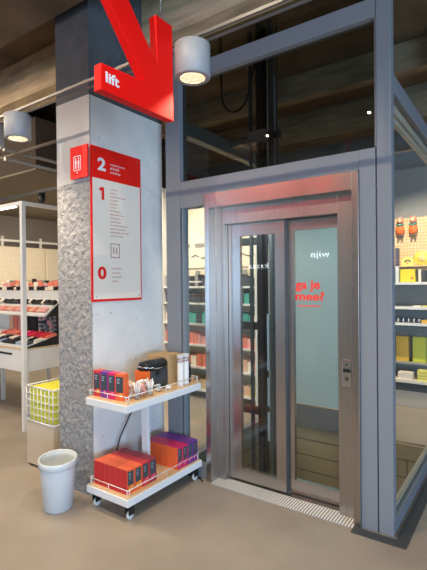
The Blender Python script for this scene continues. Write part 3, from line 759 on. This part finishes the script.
# ================================================================ SHELVING BEHIND THE LIFT WINDOW
def shelf_unit(x0, x1, y0, y1, levels, label, backm, h, side='white_metal'):
    t_ = thing('shop_shelving', label, 'shelving', ((x0+x1)/2, (y0+y1)/2, 0))
    MB().box(x0, x1, y1-.03, y1, 0, h).build('back_panel', backm, t_)
    for x in (x0, x1-.03): MB().box(x, x+.03, y0, y1-.03, 0, h).build('side_panel', side, t_)
    for z in levels: MB().box(x0+.03, x1-.03, y0, y1-.03, z-.025, z).build('shelf', 'white_metal', t_)
    return t_
LV = [.12, .42, .72, 1.0, 1.28, 1.5]
shelf_unit(-2.2, -.65, 1.95, 2.35, LV, 'white shop shelving seen through the narrow lift window', 'cream', 2.9)
pal = {0: ['yellow2', 'lime', 'wood', 'skin'], 1: ['coral', 'skin', 'wood', 'signwhite'], 2: ['coral', 'pink', 'coral', 'skin'], 3: ['teal', 'black', 'signwhite', 'label', 'teal'], 4: ['teal', 'label', 'signwhite', 'label'], 5: ['label', 'shadegrey', 'black', 'label']}
for k, z in enumerate(LV):
    x = -2.16; i = 0
    while x < -.72:
        ww = random.choice((.06, .08, .10)); hh = random.uniform(.10, .17)
        mm = random.choice(pal[k])
        pack(x+ww/2, 2.06, z+.0005, ww*.9, .14, round(hh, 2), mm, '%s pack, %s from left on the %s shelf up behind the lift window' % (CN[mm], nth(i+1), ORD[k]), 'packs on the %s shelf behind the lift' % ORD[k], 'shop_pack', 'package'); x += ww; i += 1
t_ = thing('garland_picture', 'cream hanging panel with dark garland line above the shelves behind the lift window', 'panel', (-1.5, 2.3, 1.75))
MB().box(-2.15, -.70, 2.30, 2.318, 1.76, 2.2).build('sheet', 'signwhite', t_)
b = MB()
for s in range(5):
    pts = [(-2.12+s*.26+.026*k, 2.295, 1.95-.05*math.sin(math.pi*k/10)) for k in range(11)]; b.tube(pts, .006, 6)
b.build('garland', 'label', t_)
b = MB()
for s in range(5): b.box(-2.12+s*.26, -1.96+s*.26, 2.29, 2.30, 2.06, 2.11); b.box(-2.11+s*.26, -2.04+s*.26, 2.285, 2.30, 1.6, 1.72)
b.build('printed_band', 'shadegrey', t_)
t_ = thing('white_display_rail', 'white upright display rail behind the narrow lift window', 'rail', (-1.58, 1.7, 0))
for x in (-1.64,): MB().box(x-.015, x+.015, 1.68, 1.71, 0, 2.2).build('upright', 'white_metal', t_)
for z in (1.55, 1.85, 2.15): MB().box(-1.64, -1.30, 1.68, 1.70, z, z+.02).build('crossbar', 'white_metal', t_)

# ================================================================ SHELVING BEHIND THE GLASS SIDE, with pegboard
ux0, ux1, uy0, uy1 = .15, 2.4, 2.95, 3.35
t_ = thing('gift_shelving', 'pegboard shelving with yellow goods seen through the right lift glass', 'shelving', (1.3, 3.15, 0))
GS = t_

MB().box(ux0, ux1, uy1+.03, uy1+.06, 2.36, 3.0).build('header_panel', 'shadegrey', t_)
def Zr(py, y=3.05):  # height on the shelving seen at a picture row, measured once
    return 1.55-(py-285)/443.5*(y+2.776)/1.076
MB().box(ux0, ux1, uy1, uy1+.03, Zr(275, 3.3), 2.36).build('pegboard', 'pegboard', t_, label='orange-brown pegboard')
MB().box(ux0, ux1, uy1, uy1+.03, .25, Zr(275, 3.3)).build('back_panel', 'shadegrey', t_)
SH = [Zr(286.5), Zr(311), Zr(327), Zr(384)]
for z in SH: MB().box(ux0, ux1, uy0, uy1, z-.03, z).build('shelf', 'white_metal' if z > .5 else 'shopfront', t_)
MB().box(ux0, ux1, uy0+.02, uy1, SH[3]-.13, SH[3]-.03).build('base', 'steel_dark', t_)
MB().box(ux0, ux1, uy0+.1, uy1, 0, SH[3]-.13).build('plinth', 'crateside', t_)
MB().box(ux0, ux1, uy0+.08, uy1, Zr(271), Zr(271)+.015).build('shelf', 'wood', t_)
for x in (ux0, ux1): MB().box(x-.02, x+.02, uy1-.03, uy1, 0, 3.0).build('upright', 'white_metal', t_)
def XR(px, y):  # place along the shelf
    k = (px-213.5)/443.5; dx, dy = -.5776+k*.8164, .8163+k*.5775
    return 2.0465+dx/dy*(y+2.776)
# orange dolls
for i, px in enumerate((400.8, 413.7)):
    x = XR(px, 3.32); y = 3.30; z = Zr(241, 3.3)
    t_ = thing('felt_doll', ['left of the two orange dolls hanging on the pegboard', 'right of the two orange dolls hanging on the pegboard'][i], 'doll', (x, y, z), 'orange dolls on the pegboard')
    MB().ball((x, y, z+.10), .055, .035, .075, 0, 16).build('body', 'orange', t_)
    b = MB().ball((x, y, z+.215), .042, .035, .045, 0, 16).ball((x, y-.03, z+.212), .026, .012, .028, 1, 12); b.build('head', ['coral', 'skin'], t_)
    MB().tube([(x-.045, y-.02, z+.165), (x, y-.035, z+.15), (x+.045, y-.02, z+.165)], .012, 8).build('scarf', 'teal', t_)
    for s in (-.022, .022): MB().tube([(x+s, y, z+.04), (x+s, y, z-.01)], .012, 8).build('leg', 'label', t_)
    MB().tube([(x, y, z+.25), (x, y+.01, z+.29), (x, y+.045, z+.29)], .003, 6).build('hook', 'chrome', t_)
# yellow ring bags above shelf one
xa, y = XR(406, 3.05), 3.12; z = Zr(270.6, 3.12)+.004
t_ = thing('yellow_face_box', 'yellow arched box with a dark rainbow print, under the left doll', 'box', (xa, y, z))
pr = [(xa-.06, z), (xa+.07, z)]+[(xa+.005+.065*math.cos(a), z+.065+.05*math.sin(a)) for a in [k*math.pi/12 for k in range(13)]]
MB().prism(pr, 'y', y, y+.06).build('body', 'yellow2', t_)
b = MB(); b.prism([(xa+.005+.04*math.cos(a), z+.045+.035*math.sin(a)) for a in [k*math.pi/12 for k in range(13)]]+[(xa+.005+.02*math.cos(a), z+.045+.018*math.sin(a)) for a in [math.pi-k*math.pi/12 for k in range(13)]], 'y', y-.004, y); b.build('rainbow_print', 'label', t_)
MB().ball((xa+.005, y-.002, z+.035), .014, .004, .014).build('dot_print', 'coral', t_)
xa = XR(421, 3.05)
t_ = thing('yellow_round_tin', 'yellow round tin with a pale centre beside the arched box', 'tin', (xa, y, z))
MB().lathe([(.0001, -.03), (.085, -.028), (.09, -.02), (.09, .02), (.0001, .022)], (xa, y+.02, z+.09), 32, axis='y').build('body', 'yellow', t_)
MB().lathe([(.0001, -.002), (.05, -.002), (.05, .001)], (xa, y-.012, z+.09), 24, axis='y').build('centre_disc', 'yellow2', t_)
MB().ball((xa, y-.014, z+.085), .016, .004, .022).build('picture', 'pink', t_)
# tall white-blue pack
xa = XR(397.6, 3.0); zz = SH[0]
t_ = thing('tall_white_pack', 'narrow white and blue upright pack at the left end of the shelf', 'package', (xa, 3.0, zz))
MB().box(xa-.018, xa+.018, 2.97, 3.03, zz+.001, zz+.20).build('body', 'white', t_)
MB().box(xa-.018, xa+.018, 2.968, 3.032, zz+.20, zz+.42).build('blue_top', 'denim', t_)
xa = XR(408, 3.02)
t_ = thing('yellow_box', 'wide yellow box on the shelf below the arched box', 'box', (xa, 3.05, SH[0]))
MB().box(xa-.085, xa+.085, 3.0, 3.08, SH[0]+.001, SH[0]+.155).build('body', 'yellow', t_, .003)
MB().ball((xa+.05, 2.999, SH[0]+.05), .015, .003, .018).build('print', 'coral', t_)
for i, px in enumerate((420, 424.5)):
    xa = XR(px, 3.02); pack(xa, 3.04, SH[0]+.001, .03, .06, .15-.02*i, ['signwhite', 'label'][i], ['white box beside the wide yellow box', 'dark box at the right picture edge beside the white box'][i], 'small boxes beside the wide yellow box', 'shop_pack', 'package')
# navy rolls on second shelf lines
for i in range(5):
    xa = XR(398+5.2*i, 3.0)
    t_ = thing('navy_roll', 'navy patterned roll on the middle shelf, %s from the lift post' % ORD[i], 'roll', (xa, 3.0, SH[2]+.001), 'navy patterned rolls')
    MB().lathe([(.0001, -.04), (.026, -.04), (.026, .04), (.0001, .04)], (xa, 3.02, SH[2]+.028), 16, axis='x').build('roll', 'navy', t_)
    MB().lathe([(.0265, -.006), (.0265, .006)], (xa, 3.02, SH[2]+.028), 16, axis='x').build('paper_band', 'signwhite', t_)
pack(XR(426, 3.0), 3.02, SH[2]+.001, .1, .08, .04, 'amber', 'amber pack right of the navy rolls', None, 'shop_pack', 'package')
for i in range(2): pack(XR(417+10*i, 3.0), 3.05, SH[1]+.001, .09, .12, .014, ['signwhite', 'yellow2'][i], ['flat white card on the narrow upper shelf', 'flat yellow card on the narrow upper shelf'][i], None, 'flat_card', 'card')
for i, (px, m, lab) in enumerate([(402.3, 'amber', 'amber orange bag standing on the lower shelf by the lift post'), (419.3, 'lime', 'yellow-green bag standing on the lower shelf')]):
    xa = XR(px, 3.15)
    t_ = thing('gift_bag', lab, 'bag', (xa, 3.15, Zr(365, 3.15)), 'bags behind the right glass')
    zz = Zr(366, 3.15)
    MB().prism([(xa-.075, zz), (xa+.075, zz), (xa+.072, zz+.31), (xa-.072, zz+.31)], 'y', 3.12, 3.2).build('body', m, t_)
    MB().tube([(xa-.03, 3.13, zz+.31), (xa-.02, 3.12, zz+.35), (xa+.02, 3.12, zz+.35), (xa+.03, 3.13, zz+.31)], .004, 6).build('handle', 'wood', t_)
MB().box(ux0+.02, ux1-.02, 3.05, 3.34, Zr(366, 3.15)-.022, Zr(366, 3.15)-.001).build('shelf', 'shadegrey', GS)
for i in range(3): pack(XR(405, 3.0), 3.04, SH[3]+.001+i*.030, .17, .12, .027, 'signwhite', ['bottom white book of the pile on the lowest shelf', 'middle white book of the pile on the lowest shelf', 'top white book of the pile on the lowest shelf'][i], 'pile of white books', 'flat_book', 'book')
for i in range(4): pack(XR(423, 3.0), 3.04, SH[3]+.001+i*.034, .13, .12, .028, 'yellow2', ['bottom yellow book of the pile by the picture edge', 'second yellow book from the bottom of the pile', 'third yellow book from the bottom of the pile', 'top yellow book of the pile by the picture edge'][i], 'pile of yellow books', 'flat_book', 'book')

# ================================================================ LIT SIGNS across the shop, seen mirrored in the door glass
def lit_sign(word, xr, z, size, width, label):
    t_ = thing('lit_shop_sign', label, 'sign', (xr, -5.7, z))
    text('lettering', word, 'signglow', t_, (xr+width/2, -5.7, z), size, '+y', .02, 0, width=width, spacing=1.1)
    MB().tube([(xr-width/2, -5.715, z-.02), (xr+width/2, -5.715, z-.02)], .008).build('bar', 'white_metal', t_)
    for s in (-.4, .4): MB().tube([(xr+width*s, -5.715, z-.02), (xr+width*s, -5.715, 3.9)], .004).build('rod', 'white_metal', t_)
lit_sign('wijn', -1.49, 2.06, .19, .40, 'glowing white wijn sign mirrored in the right door glass')
lit_sign('kassa', -2.93, 1.86, .17, .52, 'glowing white kassa sign mirrored in the left door glass')

t_ = thing('added_banner', 'plain red banner added out of view to redden the steel door frame', 'banner', (-1.2, -3.3, 2.78))
MB().box(-2.8, .25, -3.32, -3.3, 2.78, 3.25).build('cloth', 'red', t_)  # unseen sheet, added so the steel picks up a red reflection
for x in (-2.6, .1): MB().tube([(x, -3.31, 3.25), (x, -3.31, 3.52)], .004).build('rod', 'chrome', t_)
